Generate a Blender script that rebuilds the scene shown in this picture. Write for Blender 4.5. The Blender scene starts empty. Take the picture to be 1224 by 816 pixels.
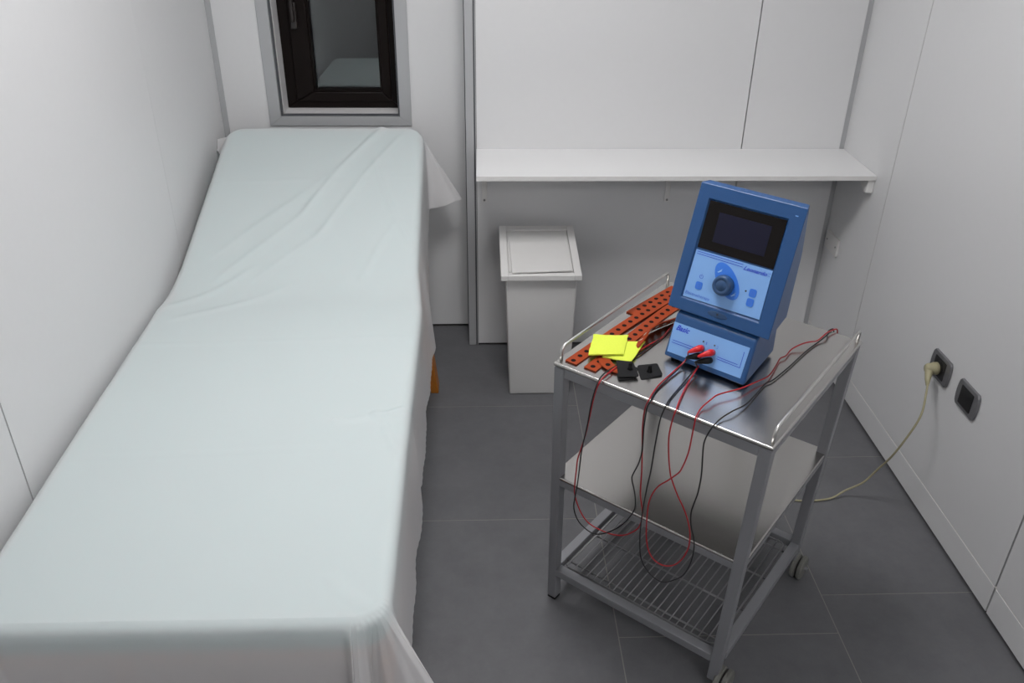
import bpy, bmesh, math, random
from mathutils import Vector, Matrix

sc = bpy.context.scene
COL = sc.collection
random.seed(4)

# ------------------------------------------------------------------ camera
cam_d = bpy.data.cameras.new('camera')
cam = bpy.data.objects.new('camera', cam_d)
COL.objects.link(cam)
cam_d.sensor_width = 36.0
cam_d.lens = 1027.7 / 1224 * 36.0
cam_d.clip_start = 0.05
PITCH, YAW, ROLL = 0.5228, -0.0406, 0.0123
fw = Vector((-math.sin(YAW) * math.cos(PITCH), math.cos(YAW) * math.cos(PITCH), -math.sin(PITCH)))
r0 = Vector((math.cos(YAW), math.sin(YAW), 0)); u0 = r0.cross(fw)
rv = r0 * math.cos(ROLL) + u0 * math.sin(ROLL); uv = -r0 * math.sin(ROLL) + u0 * math.cos(ROLL)
M = Matrix.Identity(4)
for i in range(3):
    M[i][0], M[i][1], M[i][2] = rv[i], uv[i], -fw[i]
M[2][3] = 1.75
cam.matrix_world = M
sc.camera = cam

# ------------------------------------------------------------------ night outside, exposure
w = bpy.data.worlds.new('night'); sc.world = w
w.use_nodes = True
w.node_tree.nodes['Background'].inputs[0].default_value = (0.004, 0.0045, 0.006, 1)
w.node_tree.nodes['Background'].inputs[1].default_value = 1.0
sc.view_settings.view_transform = 'Standard'
sc.view_settings.look = 'None'
sc.view_settings.gamma = 1.0
sc.view_settings.exposure = 0.0
sc.view_settings.use_curve_mapping = False
LAMP_LOCS = ((0.02, 1.75, 2.45), (0.92, -0.90, 2.45))      # the ceiling panel over the room, then the one added behind the view
LAMP_SIZE = (0.6, 0.6)
LAMP_STRENGTH = 22.5

# ------------------------------------------------------------------ materials
def srgb(r, g, b):
    f = lambda c: (c / 255 / 12.92) if c / 255 <= 0.04045 else ((c / 255 + 0.055) / 1.055) ** 2.4
    return (f(r), f(g), f(b), 1)

def mat(name, col, rough=0.5, metal=0.0, noise=0.0, nscale=20.0, bump=0.0, bscale=200.0, stretch=None, spec=0.5, coat=0.0, col2=None, detail=5, nrough=0.5):
    m = bpy.data.materials.new(name); m.use_nodes = True
    nt = m.node_tree; b = nt.nodes['Principled BSDF']
    b.inputs['Base Color'].default_value = col
    b.inputs['Roughness'].default_value = rough
    b.inputs['Metallic'].default_value = metal
    b.inputs['Specular IOR Level'].default_value = spec
    b.inputs['Coat Weight'].default_value = coat
    tc = nt.nodes.new('ShaderNodeTexCoord')
    src = tc.outputs['Object']
    if stretch:
        mp = nt.nodes.new('ShaderNodeMapping'); mp.inputs['Scale'].default_value = stretch
        nt.links.new(src, mp.inputs['Vector']); src = mp.outputs['Vector']
    if noise > 0:
        n = nt.nodes.new('ShaderNodeTexNoise'); n.inputs['Scale'].default_value = nscale
        n.inputs['Detail'].default_value = detail; n.inputs['Roughness'].default_value = nrough; nt.links.new(src, n.inputs['Vector'])
        mx = nt.nodes.new('ShaderNodeMix'); mx.data_type = 'RGBA'
        c2 = col2 or tuple(c * (1 - noise) for c in col[:3]) + (1,)
        c1 = col if col2 else tuple(min(1, c * (1 + noise)) for c in col[:3]) + (1,)
        mx.inputs[6].default_value = c1; mx.inputs[7].default_value = c2
        nt.links.new(n.outputs['Fac'], mx.inputs['Factor'])
        nt.links.new(mx.outputs[2], b.inputs['Base Color'])
    if bump > 0:
        n2 = nt.nodes.new('ShaderNodeTexNoise'); n2.inputs['Scale'].default_value = bscale
        n2.inputs['Detail'].default_value = 3; nt.links.new(src, n2.inputs['Vector'])
        bp = nt.nodes.new('ShaderNodeBump'); bp.inputs['Strength'].default_value = bump
        bp.inputs['Distance'].default_value = 0.002
        nt.links.new(n2.outputs['Fac'], bp.inputs['Height']); nt.links.new(bp.outputs['Normal'], b.inputs['Normal'])
    return m

WALL = mat('white_laminate', (0.69, 0.69, 0.695, 1), 0.42, noise=0.012, nscale=60, spec=0.35)
WALLBACK = mat('joint_shadow_grey', (0.035, 0.035, 0.034, 1), 0.8, spec=0.1)
JOINTL = mat('joint_pale', (0.40, 0.375, 0.34, 1), 0.8)
CEIL = mat('ceiling_white', (0.78, 0.78, 0.78, 1), 0.9)
ALU = mat('satin_aluminium', (0.44, 0.445, 0.455, 1), 0.45, metal=0.15, noise=0.03, nscale=30, stretch=(60, 60, 1))
ALUD = mat('aluminium_shade_groove', (0.10, 0.105, 0.115, 1), 0.5, metal=0.3)
BROWN = mat('dark_brown_window_paint', (0.007, 0.0042, 0.0035, 1), 0.5, spec=0.15)
PLASTER = mat('white_reveal', (0.66, 0.65, 0.65, 1), 0.7)
SHELF = mat('shelf_laminate', (0.76, 0.76, 0.76, 1), 0.35)
EDGE = mat('shelf_edge_band', (0.72, 0.71, 0.695, 1), 0.45)
BINM = mat('white_plastic', (0.73, 0.72, 0.705, 1), 0.42, noise=0.01, nscale=40)
TILE = mat('slate_grey_tile', (0.176, 0.177, 0.186, 1), 0.55, noise=0.9, nscale=9, detail=12, nrough=0.78, bump=0.12, bscale=160, col2=(0.088, 0.089, 0.095, 1), spec=0.4)
GROUT = mat('grout', (0.26, 0.25, 0.235, 1), 0.9)
STEEL = mat('brushed_stainless', (0.56, 0.545, 0.525, 1), 0.26, metal=1.0, noise=0.015, nscale=8, stretch=(1.5, 60, 1))
STEELM = mat('shelf_stainless', (0.52, 0.505, 0.485, 1), 0.25, metal=1.0, noise=0.015, nscale=8, stretch=(1.5, 60, 1))
STEELB = mat('polished_stainless_rod', (0.62, 0.61, 0.59, 1), 0.33, metal=1.0)
FRAME = mat('grey_painted_steel', (0.245, 0.248, 0.263, 1), 0.42, metal=0.1, spec=0.5)
WIRE = mat('grey_wire', (0.24, 0.24, 0.245, 1), 0.4, metal=0.5)
RUBGREY = mat('grey_tyre', (0.17, 0.17, 0.155, 1), 0.7)
RUBBLK = mat('black_rubber', (0.008, 0.008, 0.009, 1), 0.6, spec=0.2)
BLUE = mat('blue_plastic', srgb(32, 74, 124), 0.36, bump=0.06, bscale=500, spec=0.5)
BLUE2 = mat('blue_knob_plastic', srgb(40, 70, 108), 0.35, spec=0.5)
PANEL = mat('light_blue_label', srgb(122, 166, 222), 0.45)
PRINT = mat('print_blue', srgb(34, 62, 190), 0.5)
PRINTF = mat('print_faded_blue', srgb(72, 112, 205), 0.5)
MIDBLUE = mat('button_blue', srgb(52, 116, 212), 0.4)
PALEB = mat('bolt_pale', srgb(150, 190, 235), 0.5)
SCREEN = mat('screen_black', (0.005, 0.0035, 0.003, 1), 0.10, spec=0.2)
LCD = mat('lcd_off', (0.010, 0.010, 0.024, 1), 0.12, spec=0.2)
REDP = mat('red_plastic', srgb(205, 30, 34), 0.4)
REDW = mat('red_wire', srgb(165, 24, 34), 0.4)
BLKW = mat('black_wire', (0.010, 0.010, 0.011, 1), 0.4)
RUST = mat('orange_brown_rubber', srgb(150, 60, 26), 0.55, spec=0.2, noise=0.08, nscale=50)
EYE = mat('dark_eyelet', (0.008, 0.006, 0.007, 1), 0.7, spec=0.1)
YELLOW = mat('yellow_green_sponge', srgb(220, 234, 80), 0.9, noise=0.06, nscale=300, bump=0.6, bscale=900)
WOOD = mat('orange_wood', srgb(196, 120, 40), 0.4, noise=0.2, nscale=5, stretch=(30, 30, 2))
MINT = mat('mint_vinyl', (0.20, 0.61, 0.60, 1), 0.5)
DKFRAME = mat('socket_frame_grey', (0.19, 0.19, 0.2, 1), 0.35, metal=0.4)
SOCK = mat('socket_black', (0.012, 0.012, 0.013, 1), 0.4)
CORD = mat('cream_grey_cord', srgb(158, 152, 122), 0.5)
SCREW = mat('screw_grey', (0.25, 0.25, 0.25, 1), 0.4, metal=0.7)

def sheet_mat():
    m = bpy.data.materials.new('thin_paper_sheet'); m.use_nodes = True
    nt = m.node_tree; b = nt.nodes['Principled BSDF']; out = nt.nodes['Material Output']
    b.inputs['Base Color'].default_value = (0.86, 0.85, 0.855, 1); b.inputs['Roughness'].default_value = 0.8
    b.inputs['Specular IOR Level'].default_value = 0.2
    tr = nt.nodes.new('ShaderNodeBsdfTranslucent'); tr.inputs[0].default_value = (0.86, 0.84, 0.84, 1)
    tp = nt.nodes.new('ShaderNodeBsdfTransparent')
    m1 = nt.nodes.new('ShaderNodeMixShader'); m1.inputs[0].default_value = 0.22
    m2 = nt.nodes.new('ShaderNodeMixShader'); m2.inputs[0].default_value = 0.20
    nt.links.new(b.outputs[0], m1.inputs[1]); nt.links.new(tr.outputs[0], m1.inputs[2])
    nt.links.new(m1.outputs[0], m2.inputs[1]); nt.links.new(tp.outputs[0], m2.inputs[2])
    nt.links.new(m2.outputs[0], out.inputs['Surface'])
    tc = nt.nodes.new('ShaderNodeTexCoord'); n = nt.nodes.new('ShaderNodeTexNoise'); n.inputs['Scale'].default_value = 420
    nt.links.new(tc.outputs['Object'], n.inputs['Vector'])
    bp = nt.nodes.new('ShaderNodeBump'); bp.inputs['Strength'].default_value = 0.12; bp.inputs['Distance'].default_value = 0.001
    nt.links.new(n.outputs['Fac'], bp.inputs['Height']); nt.links.new(bp.outputs['Normal'], b.inputs['Normal'])
    return m
SHEETM = sheet_mat()

def glass_mat():
    m = bpy.data.materials.new('window_glass'); m.use_nodes = True
    b = m.node_tree.nodes['Principled BSDF']
    b.inputs['Base Color'].default_value = (0.9, 0.93, 0.93, 1); b.inputs['Roughness'].default_value = 0.015
    b.inputs['Transmission Weight'].default_value = 1.0; b.inputs['IOR'].default_value = 1.52
    return m
GLASS = glass_mat()

def lamp_mat():
    m = bpy.data.materials.new('lamp_diffuser'); m.use_nodes = True
    b = m.node_tree.nodes['Principled BSDF']
    b.inputs['Base Color'].default_value = (0.9, 0.9, 0.9, 1)
    b.inputs['Emission Color'].default_value = (1.0, 0.99, 0.995, 1)
    b.inputs['Emission Strength'].default_value = LAMP_STRENGTH
    return m

# ------------------------------------------------------------------ mesh helpers
ORIGIN = {}

def empty(name, loc, rz=0.0, label=None, cat=None, group=None):
    o = bpy.data.objects.new(name, None); COL.objects.link(o)
    o.location = loc; o.rotation_euler = (0, 0, rz)
    o.empty_display_size = 0.05
    ORIGIN[o.name] = Vector(loc) if rz == 0 else None
    tag(o, label, cat, group)
    return o

def tag(o, label=None, cat=None, group=None, kind=None):
    if label: o['label'] = label
    if cat: o['category'] = cat
    if group: o['group'] = group
    if kind: o['kind'] = kind
    return o

def obj(name, bm, m, parent=None, smooth=False, bevel=0.0, seg=2, shift=True, angle=35):
    """link a bmesh as one object; with an unrotated parent the mesh was written in world space and is shifted to the parent's base"""
    me = bpy.data.meshes.new(name)
    bmesh.ops.recalc_face_normals(bm, faces=bm.faces)
    org = None
    if parent is not None and shift: org = ORIGIN.get(parent.name)
    if org is not None: bmesh.ops.translate(bm, verts=bm.verts, vec=-org)
    bm.to_mesh(me); bm.free()
    for p in me.polygons: p.use_smooth = smooth
    mats = m if isinstance(m, (list, tuple)) else [m]
    for x in mats: me.materials.append(x)
    o = bpy.data.objects.new(name, me); COL.objects.link(o)
    if parent is not None:
        o.parent = parent
        ORIGIN[o.name] = ORIGIN.get(parent.name) if shift else None
    if bevel > 0:
        b = o.modifiers.new('bevel', 'BEVEL'); b.width = bevel; b.segments = seg; b.limit_method = 'ANGLE'; b.angle_limit = math.radians(angle)
    return o

def box(bm, x0, x1, y0, y1, z0, z1, f=None, mi=0):
    P = [(x, y, z) for z in (z0, z1) for y in (y0, y1) for x in (x0, x1)]
    vs = [bm.verts.new(f(*p) if f else p) for p in P]
    for q in ((0, 2, 3, 1), (4, 5, 7, 6), (0, 1, 5, 4), (2, 6, 7, 3), (0, 4, 6, 2), (1, 3, 7, 5)):
        bm.faces.new([vs[i] for i in q]).material_index = mi
    return vs

def bx(*a, **k):
    bm = bmesh.new(); box(bm, *a, **k); return bm

def prism(bm, prof, f0, f1):
    """prof: list of (u,v); f0/f1 map a profile point to the two end caps"""
    a = [bm.verts.new(f0(*p)) for p in prof]; b = [bm.verts.new(f1(*p)) for p in prof]
    bm.faces.new(a); bm.faces.new(b[::-1])
    n = len(prof)
    for i in range(n):
        bm.faces.new((a[i], b[i], b[(i + 1) % n], a[(i + 1) % n]))

def catmull(P, k=5):
    P = [Vector(p) for p in P]; out = []
    for i in range(len(P) - 1):
        p0 = P[max(i - 1, 0)]; p1 = P[i]; p2 = P[i + 1]; p3 = P[min(i + 2, len(P) - 1)]
        for j in range(k):
            t = j / k
            out.append(0.5 * ((2 * p1) + (p2 - p0) * t + (2 * p0 - 5 * p1 + 4 * p2 - p3) * t * t + (3 * p1 - p0 - 3 * p2 + p3) * t ** 3))
    out.append(P[-1]); return out

def tube(bm, P, r, n=8, cap=True):
    """r a number or one per point"""
    P = [Vector(p) for p in P]
    R = r if isinstance(r, (list, tuple)) else [r] * len(P)
    t = (P[1] - P[0]).normalized()
    up = Vector((0, 0, 1)) if abs(t.z) < 0.9 else Vector((1, 0, 0))
    nrm = (up - t * up.dot(t)).normalized(); rings = []
    for i, p in enumerate(P):
        a = P[max(i - 1, 0)]; b = P[min(i + 1, len(P) - 1)]
        t = (b - a).normalized()
        nrm = (nrm - t * nrm.dot(t)).normalized(); bn = t.cross(nrm)
        rings.append([bm.verts.new(p + (nrm * math.cos(2 * math.pi * k / n) + bn * math.sin(2 * math.pi * k / n)) * R[i]) for k in range(n)])
    for i in range(len(rings) - 1):
        for k in range(n):
            bm.faces.new((rings[i][k], rings[i][(k + 1) % n], rings[i + 1][(k + 1) % n], rings[i + 1][k]))
    if cap:
        bm.faces.new(rings[0][::-1]); bm.faces.new(rings[-1])

def tb(P, r, n=8):
    bm = bmesh.new(); tube(bm, P, r, n); return bm

def lathe(bm, prof, f, n=32):
    """prof (r,h) -> f(x,y,h)"""
    rings = []
    for r, h in prof:
        rings.append([bm.verts.new(f(r * math.cos(2 * math.pi * k / n), r * math.sin(2 * math.pi * k / n), h)) for k in range(n)])
    for i in range(len(rings) - 1):
        for k in range(n):
            bm.faces.new((rings[i][k], rings[i][(k + 1) % n], rings[i + 1][(k + 1) % n], rings[i + 1][k]))
    bm.faces.new(rings[0][::-1]); bm.faces.new(rings[-1])

def rrect(w, h, r, n=5, bulge=0.0):
    """rounded rectangle outline, centred; bulge bows the two short (vertical) sides"""
    pts = []
    for cx, cy, a0 in ((w / 2 - r, h / 2 - r, 0), (-w / 2 + r, h / 2 - r, 90), (-w / 2 + r, -h / 2 + r, 180), (w / 2 - r, -h / 2 + r, 270)):
        for k in range(n + 1):
            a = math.radians(a0 + 90 * k / n)
            pts.append((cx + r * math.cos(a), cy + r * math.sin(a)))
    return pts

def slab(outline, h0, h1, f):
    """flat plate from a 2-D outline, f(u,v,h)"""
    bm = bmesh.new()
    prism(bm, outline, lambda u, v: f(u, v, h0), lambda u, v: f(u, v, h1)); return bm

# ------------------------------------------------------------------ room dimensions
XL, XR = -0.94, 1.32
YW, YB = 3.165, 3.008         # window wall, right-hand back panelling (stands forward of it)
YF, ZC = -2.6, 2.45

# floor: grout bed and one object per tile
floor = tag(obj('floor', bx(XL - 0.1, XR + 0.1, YF, YW + 0.1, -0.06, -0.0005), GROUT), kind='structure')
TJ = 0.0014
def add_tiles():
    cols = [(-0.94 - 0.01, -0.2315, 1.364), (-0.2315, 0.3435, 1.364), (0.3435, 0.914, 1.516), (0.914, XR + 0.02, 1.646)]
    cols[0] = (-0.8065, -0.2315, 1.664)
    cols.insert(0, (-0.96, -0.8065, 1.364))
    for x0, x1, ph in cols:
        y = ph - 0.602 * 5
        while y < YW + 0.05:
            a, b = max(y, YF), min(y + 0.602, YW + 0.05)
            if b - a > 0.03:
                obj('floor_tile', bx(x0 + TJ, x1 - TJ, a + TJ, b - TJ, -0.03, 0.0), TILE, floor)
            y += 0.602
add_tiles()

tag(obj('ceiling', bx(XL - 0.1, XR + 0.1, YF - 0.1, YW + 0.2, ZC, ZC + 0.1), CEIL), kind='structure')
tag(obj('wall_front', bx(XL - 0.1, XR + 0.1, YF - 0.1, YF, 0, ZC), WALL), kind='structure')

G = 0.0022
# left wall: backing with panels
wl = tag(obj('wall_left', bx(XL - 0.10, XL - 0.018, YF, YW + 0.2, 0, ZC), WALLBACK), kind='structure')
for a, b in ((YF, 0.20), (0.20, 1.4255), (1.4255, 2.506), (2.506, YW - 0.0)):
    g0, g1 = (0.0005 if a == 2.506 else G), (0.0005 if b == 2.506 else G)
    obj('wall_panel', bx(XL - 0.018, XL, a + g0, b - g1, 0.012, ZC), WALL, wl)
# right wall: backing, upper panels and flush plinth panels
wr = tag(obj('wall_right', bx(XR + 0.018, XR + 0.10, YF, YW + 0.2, 0, ZC), WALLBACK), kind='structure')
for a, b in ((YF, 0.55), (0.55, 1.5615), (1.5615, 2.615), (2.615, YB + 0.02)):
    g0 = 0.0020 if a == 2.615 else 0.003; g1 = 0.0020 if b == 2.615 else 0.003
    obj('wall_panel', bx(XR, XR + 0.018, a + g0, b - g1, 0.1060, ZC), WALL, wr)
    if a != 2.615:
        bb = b if b != 2.615 else YB + 0.02
        obj('plinth_panel', bx(XR, XR + 0.018, a + 0.003, bb - 0.003, 0.017, 0.1015), WALL, wr)
obj('joint_strip', bx(XR + 0.0015, XR + 0.019, 2.6128, 2.6172, 0.1, ZC), JOINTL, wr)
obj('joint_strip', bx(XR + 0.0015, XR + 0.019, YF, YB, 0.1015, 0.1042), mat('joint_white', (0.80, 0.78, 0.73, 1), 0.5), wr)
# back wall, right-hand panelling
wb = tag(obj('wall_back', bx(-0.02, XR + 0.1, YB + 0.018, YB + 0.12, 0, ZC), WALLBACK), kind='structure')
obj('wall_panel', bx(-0.0125, 0.9405, YB, YB + 0.018, 0.010, ZC), WALL, wb)
obj('wall_panel', bx(0.9445, 1.301, YB, YB + 0.018, 0.010, ZC), WALL, wb)
# window wall (left part, set further back)
ww = tag(obj('wall_window', bx(XL - 0.1, -0.74, YW + 0.018, YW + 0.15, 0, ZC), WALLBACK), kind='structure')
obj('wall_core', bx(-0.285, 0.0, YW + 0.018, YW + 0.15, 0, ZC), WALLBACK, ww)
obj('wall_core', bx(-0.74, -0.285, YW + 0.018, YW + 0.15, 0, 0.86), WALLBACK, ww)
obj('wall_core', bx(-0.74, -0.285, YW + 0.018, YW + 0.15, 2.05, ZC), WALLBACK, ww)
obj('wall_panel', bx(-0.939, -0.742, YW, YW + 0.018, 0.012, ZC), WALL, ww)
obj('wall_panel', bx(-0.278, -0.051, YW, YW + 0.018, 0.012, ZC), WALL, ww)
obj('wall_panel', bx(-0.742, -0.278, YW, YW + 0.018, 0.012, 0.868), WALL, ww)
obj('wall_panel', bx(-0.742, -0.278, YW, YW + 0.018, 2.04, ZC), WALL, ww)
# aluminium trims
tm = bmesh.new()
box(tm, -0.0505, -0.0215, YB + 0.001, YW + 0.02, 0, ZC); box(tm, -0.0175, -0.0135, YB + 0.001, YB + 0.05, 0, ZC)
t1 = tag(obj('trim_1', tm, ALU, bevel=0.002), kind='structure')
obj('groove', bx(-0.0215, -0.0175, YB + 0.008, YB + 0.05, 0, ZC), ALUD, t1, shift=False)
obj('groove', bx(-0.0535, -0.0505, YB + 0.03, YW + 0.005, 0, ZC), ALUD, t1, shift=False)
tag(obj('trim_2', bx(1.3015, XR - 0.0005, YB + 0.004, YB + 0.02, 0.0, ZC), ALU), kind='structure')
tag(obj('trim_3', bx(XL + 0.0005, XL + 0.0195, YW - 0.004, YW - 0.0005, 0.0, ZC), ALU), kind='structure')

# window
win = tag(obj('window_1', bmesh.new(), ALU), kind='structure')
def ring(bm, x0, x1, z0, z1, wl_, wr_, wb_, wt_, y0, y1):
    """mitred frame"""
    o = [(x0, z0), (x1, z0), (x1, z1), (x0, z1)]
    i = [(x0 + wl_, z0 + wb_), (x1 - wr_, z0 + wb_), (x1 - wr_, z1 - wt_), (x0 + wl_, z1 - wt_)]
    for k in range(4):
        j = (k + 1) % 4
        prism(bm, [o[k], o[j], i[j], i[k]], lambda u, v: (u, y0, v), lambda u, v: (u, y1, v))
bm = bmesh.new(); ring(bm, -0.7685, -0.251, 0.850, 2.06, 0.0415, 0.0425, 0.033, 0.04, YW - 0.006, YW + 0.01)
obj('aluminium_surround', bm, ALU, win, bevel=0.001)
bm = bmesh.new(); ring(bm, -0.727, -0.2935, 0.883, 2.02, 0.006, 0.006, 0.006, 0.006, YW + 0.004, YW + 0.018)
obj('groove', bm, ALUD, win)
bm = bmesh.new(); ring(bm, -0.735, -0.285, 0.872, 2.03, 0.016, 0.016, 0.016, 0.016, YW + 0.018, YW + 0.12)
obj('reveal', bm, PLASTER, win)
bm = bmesh.new(); ring(bm, -0.719, -0.301, 0.888, 2.014, 0.040, 0.030, 0.030, 0.04, YW + 0.10, YW + 0.15)
obj('outer_frame', bm, BROWN, win, bevel=0.003)
bm = bmesh.new(); ring(bm, -0.682, -0.328, 0.915, 1.985, 0.068, 0.036, 0.036, 0.05, YW + 0.088, YW + 0.145)
sash = obj('sash', bm, BROWN, win, bevel=0.005)
bm = bmesh.new(); ring(bm, -0.618, -0.360, 0.947, 1.94, 0.010, 0.010, 0.010, 0.01, YW + 0.100, YW + 0.145)
obj('glazing_bead', bm, BROWN, sash)
obj('pane', bx(-0.612, -0.366, YW + 0.118, YW + 0.122, 0.953, 1.935), GLASS, sash)
obj('pane', bx(-0.612, -0.366, YW + 0.134, YW + 0.138, 0.953, 1.935), GLASS, sash)
bm = bmesh.new(); box(bm, -0.672, -0.648, YW + 0.072, YW + 0.090, 1.175, 1.265); box(bm, -0.666, -0.654, YW + 0.056, YW + 0.072, 1.20, 1.33)
obj('window_handle', bm, mat('handle_brown', (0.022, 0.017, 0.016, 1), 0.4), sash, bevel=0.004)

# ceiling lamps (one above the view; the rear one unseen, added to light the sheet's front)
lx, ly = LAMP_SIZE[0] / 2, LAMP_SIZE[1] / 2
LM = lamp_mat()
for (ax, ay, az), lab in zip(LAMP_LOCS, ('square white ceiling light panel above the trolley and table', 'unseen square white ceiling light panel added behind the viewer')):
    lp = empty('ceiling_light', (ax, ay, ZC), 0, lab, 'lamp')
    bm = bmesh.new()
    for a in ((-lx - .02, lx + .02, -ly - .02, -ly), (-lx - .02, lx + .02, ly, ly + .02), (-lx - .02, -lx, -ly, ly), (lx, lx + .02, -ly, ly)):
        box(bm, ax + a[0], ax + a[1], ay + a[2], ay + a[3], ZC - 0.03, ZC - 0.0005)
    obj('lamp_frame', bm, CEIL, lp)
    obj('diffuser', bx(ax - lx, ax + lx, ay - ly, ay + ly, ZC - 0.025, ZC - 0.01), LM, lp)

# ------------------------------------------------------------------ shelf
sh = empty('wall_shelf', (0.65, YB, 0.795), 0, 'long white laminate shelf running along the back wall to the right corner', 'shelf')
obj('board', bx(-0.0135, XR - 0.001, 2.7105, YB - 0.0005, 0.795, 0.811), SHELF, sh, bevel=0.0008)
obj('edge_band', bx(-0.0135, XR - 0.001, 2.7093, 2.7105, 0.7953, 0.8107), EDGE, sh)
for x in (0.014, 0.690):
    bm = bmesh.new(); box(bm, x - 0.009, x + 0.009, YB - 0.006, YB - 0.0005, 0.612, 0.795); box(bm, x - 0.009, x + 0.009, YB - 0.16, YB - 0.006, 0.789, 0.795)
    br = obj('bracket', bm, BINM, sh, bevel=0.001)
    bm = bmesh.new(); lathe(bm, [(0.004, 0), (0.004, 0.003), (0.002, 0.004)], lambda a, b, h, x=x: (x + a, YB - 0.006 - h, 0.620 + b), 12)
    obj('screw', bm, SCREW, br)
bm = bmesh.new()
prism(bm, [(2.715, 0.795), (2.715, 0.750), (2.735, 0.748), (2.80, 0.780), (2.90, 0.780), (2.90, 0.795)], lambda y, z: (XR - 0.024, y, z), lambda y, z: (XR - 0.001, y, z))
obj('end_bracket', bm, BINM, sh, bevel=0.001)

# ------------------------------------------------------------------ wall plates on the right wall
def plate(name, label, cat, y, z, group=None):
    e = empty(name, (XR, y, z), 0, label, cat, group)
    f = lambda u, v, h: (XR - h, y + u, z + v)
    out = []
    # frame: slightly barrel-sided plate with a square insert
    W, Hh = 0.108, 0.080
    pts = []
    n = 10
    for k in range(n + 1):  # right side bowed
        t = -1 + 2 * k / n; pts.append((W / 2 - 0.006 * t * t - (0.004 if abs(t) == 1 else 0), t * Hh / 2))
    for k in range(n + 1):
        t = 1 - 2 * k / n; pts.append((-W / 2 + 0.006 * t * t + (0.004 if abs(t) == 1 else 0), t * Hh / 2))
    obj('frame', slab(pts, 0.0, 0.009, f), DKFRAME, e, bevel=0.003, seg=3)
    ins = obj('insert', slab(rrect(0.062, 0.056, 0.003), 0.0088, 0.0106, f), SOCK, e, bevel=0.0006)
    return e, f, ins
s1, f1, ins1 = plate('wall_socket', 'dark grey wall socket with a cream plug pushed into it', 'socket', 2.055, 0.4665)
bm = bmesh.new(); lathe(bm, [(0.021, 0.0104), (0.021, 0.0118), (0.018, 0.0118)], lambda a, b, h: f1(a, b, h), 28); obj('socket_well', bm, SOCK, ins1)
s2, f2, ins2 = plate('wall_switch', 'dark grey wall plate with black insert and nothing plugged in', 'socket', 1.8985, 0.4635)

bp = empty('blank_plate', (XR, 2.931, 0.474), 0, 'white blank cover plate with two screws on the right wall under the shelf', 'cover plate')
obj('cover', slab(rrect(0.112, 0.066, 0.004), 0.0, 0.009, lambda u, v, h: (XR - h, 2.931 + u, 0.474 + v)), BINM, bp, bevel=0.001)
for dy in (-0.041, 0.041):
    bm = bmesh.new(); lathe(bm, [(0.0035, 0.0088), (0.0035, 0.010), (0.002, 0.0105)], lambda a, b, h, dy=dy: (XR - h, 2.931 + dy + a, 0.474 + b), 12); obj('screw', bm, SCREW, bp)

# power cord: plug in the socket, cord drooping to the floor and under the trolley to the device
pc = empty('power_cord', (1.25, 2.03, 0.0), 0, 'cream mains cable drooping from the wall socket to the floor behind the trolley', 'cable')
bm = bmesh.new()
PY, PZ = 2.058, 0.463
lathe(bm, [(0.016, 0.0118), (0.0185, 0.014), (0.0185, 0.024), (0.0155, 0.029), (0.0155, 0.040), (0.011, 0.047)], lambda a, b, h: (XR - h, PY + a, PZ + b), 24)
pl = obj('plug', bm, CORD, pc, smooth=True)
bm = bmesh.new(); tube(bm, [(XR - 0.036, PY + 0.004, PZ + 0.003), (XR - 0.041, PY - 0.012, PZ - 0.008), (XR - 0.049, PY - 0.028, PZ - 0.019), (XR - 0.054, PY - 0.043, PZ - 0.030)], [0.012, 0.011, 0.008, 0.0045], 12)
obj('strain_relief', bm, CORD, pl, smooth=True)
CORDP = [(XR - 0.052, 2.019, 0.436), (1.258, 1.996, 0.417), (1.243, 1.966, 0.366), (1.222, 1.961, 0.302), (1.200, 1.975, 0.216), (1.192, 2.015, 0.135), (1.167, 2.033, 0.068), (1.125, 2.048, 0.024), (1.075, 2.033, 0.006), (0.989, 2.0255, 0.0045), (0.93, 2.045, 0.0045),
         (0.86, 2.10, 0.0045), (0.76, 2.12, 0.0045), (0.72, 2.10, 0.02), (0.70, 2.05, 0.12), (0.70, 1.98, 0.40), (0.715, 1.90, 0.70), (0.705, 1.845, 0.815), (0.660, 1.785, 0.822), (0.622, 1.735, 0.8185), (0.582, 1.683, 0.835)]
obj('cord', tb(catmull(CORDP, 6), 0.0031, 8), CORD, pc, smooth=True)

# ------------------------------------------------------------------ waste bin
bn = empty('waste_bin', (0.205, 2.77, 0), 0, 'tall white plastic waste bin with a swing flap lid under the shelf', 'bin')
def loftbox(bm, x0, x1, y0, y1, z0, X0, X1, Y0, Y1, z1f, z1b):
    vs = [bm.verts.new(p) for p in ((x0, y0, z0), (x1, y0, z0), (x1, y1, z0), (x0, y1, z0), (X0, Y0, z1f), (X1, Y0, z1f), (X1, Y1, z1b), (X0, Y1, z1b))]
    for q in ((3, 2, 1, 0), (4, 5, 6, 7), (0, 1, 5, 4), (1, 2, 6, 5), (2, 3, 7, 6), (3, 0, 4, 7)): bm.faces.new([vs[i] for i in q])
bm = bmesh.new(); loftbox(bm, 0.101, 0.318, 2.646, 2.86, 0.0, 0.082, 0.326, 2.620, 2.915, 0.492, 0.525)
obj('bin_body', bm, BINM, bn, bevel=0.006, seg=3)
lz = lambda y: 0.502 + (y - 2.603) * (0.541 - 0.502) / 0.34
bm = bmesh.new()
LX0, LX1, LY0, LY1 = 0.066, 0.3395, 2.603, 2.948
RW = 0.026
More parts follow.
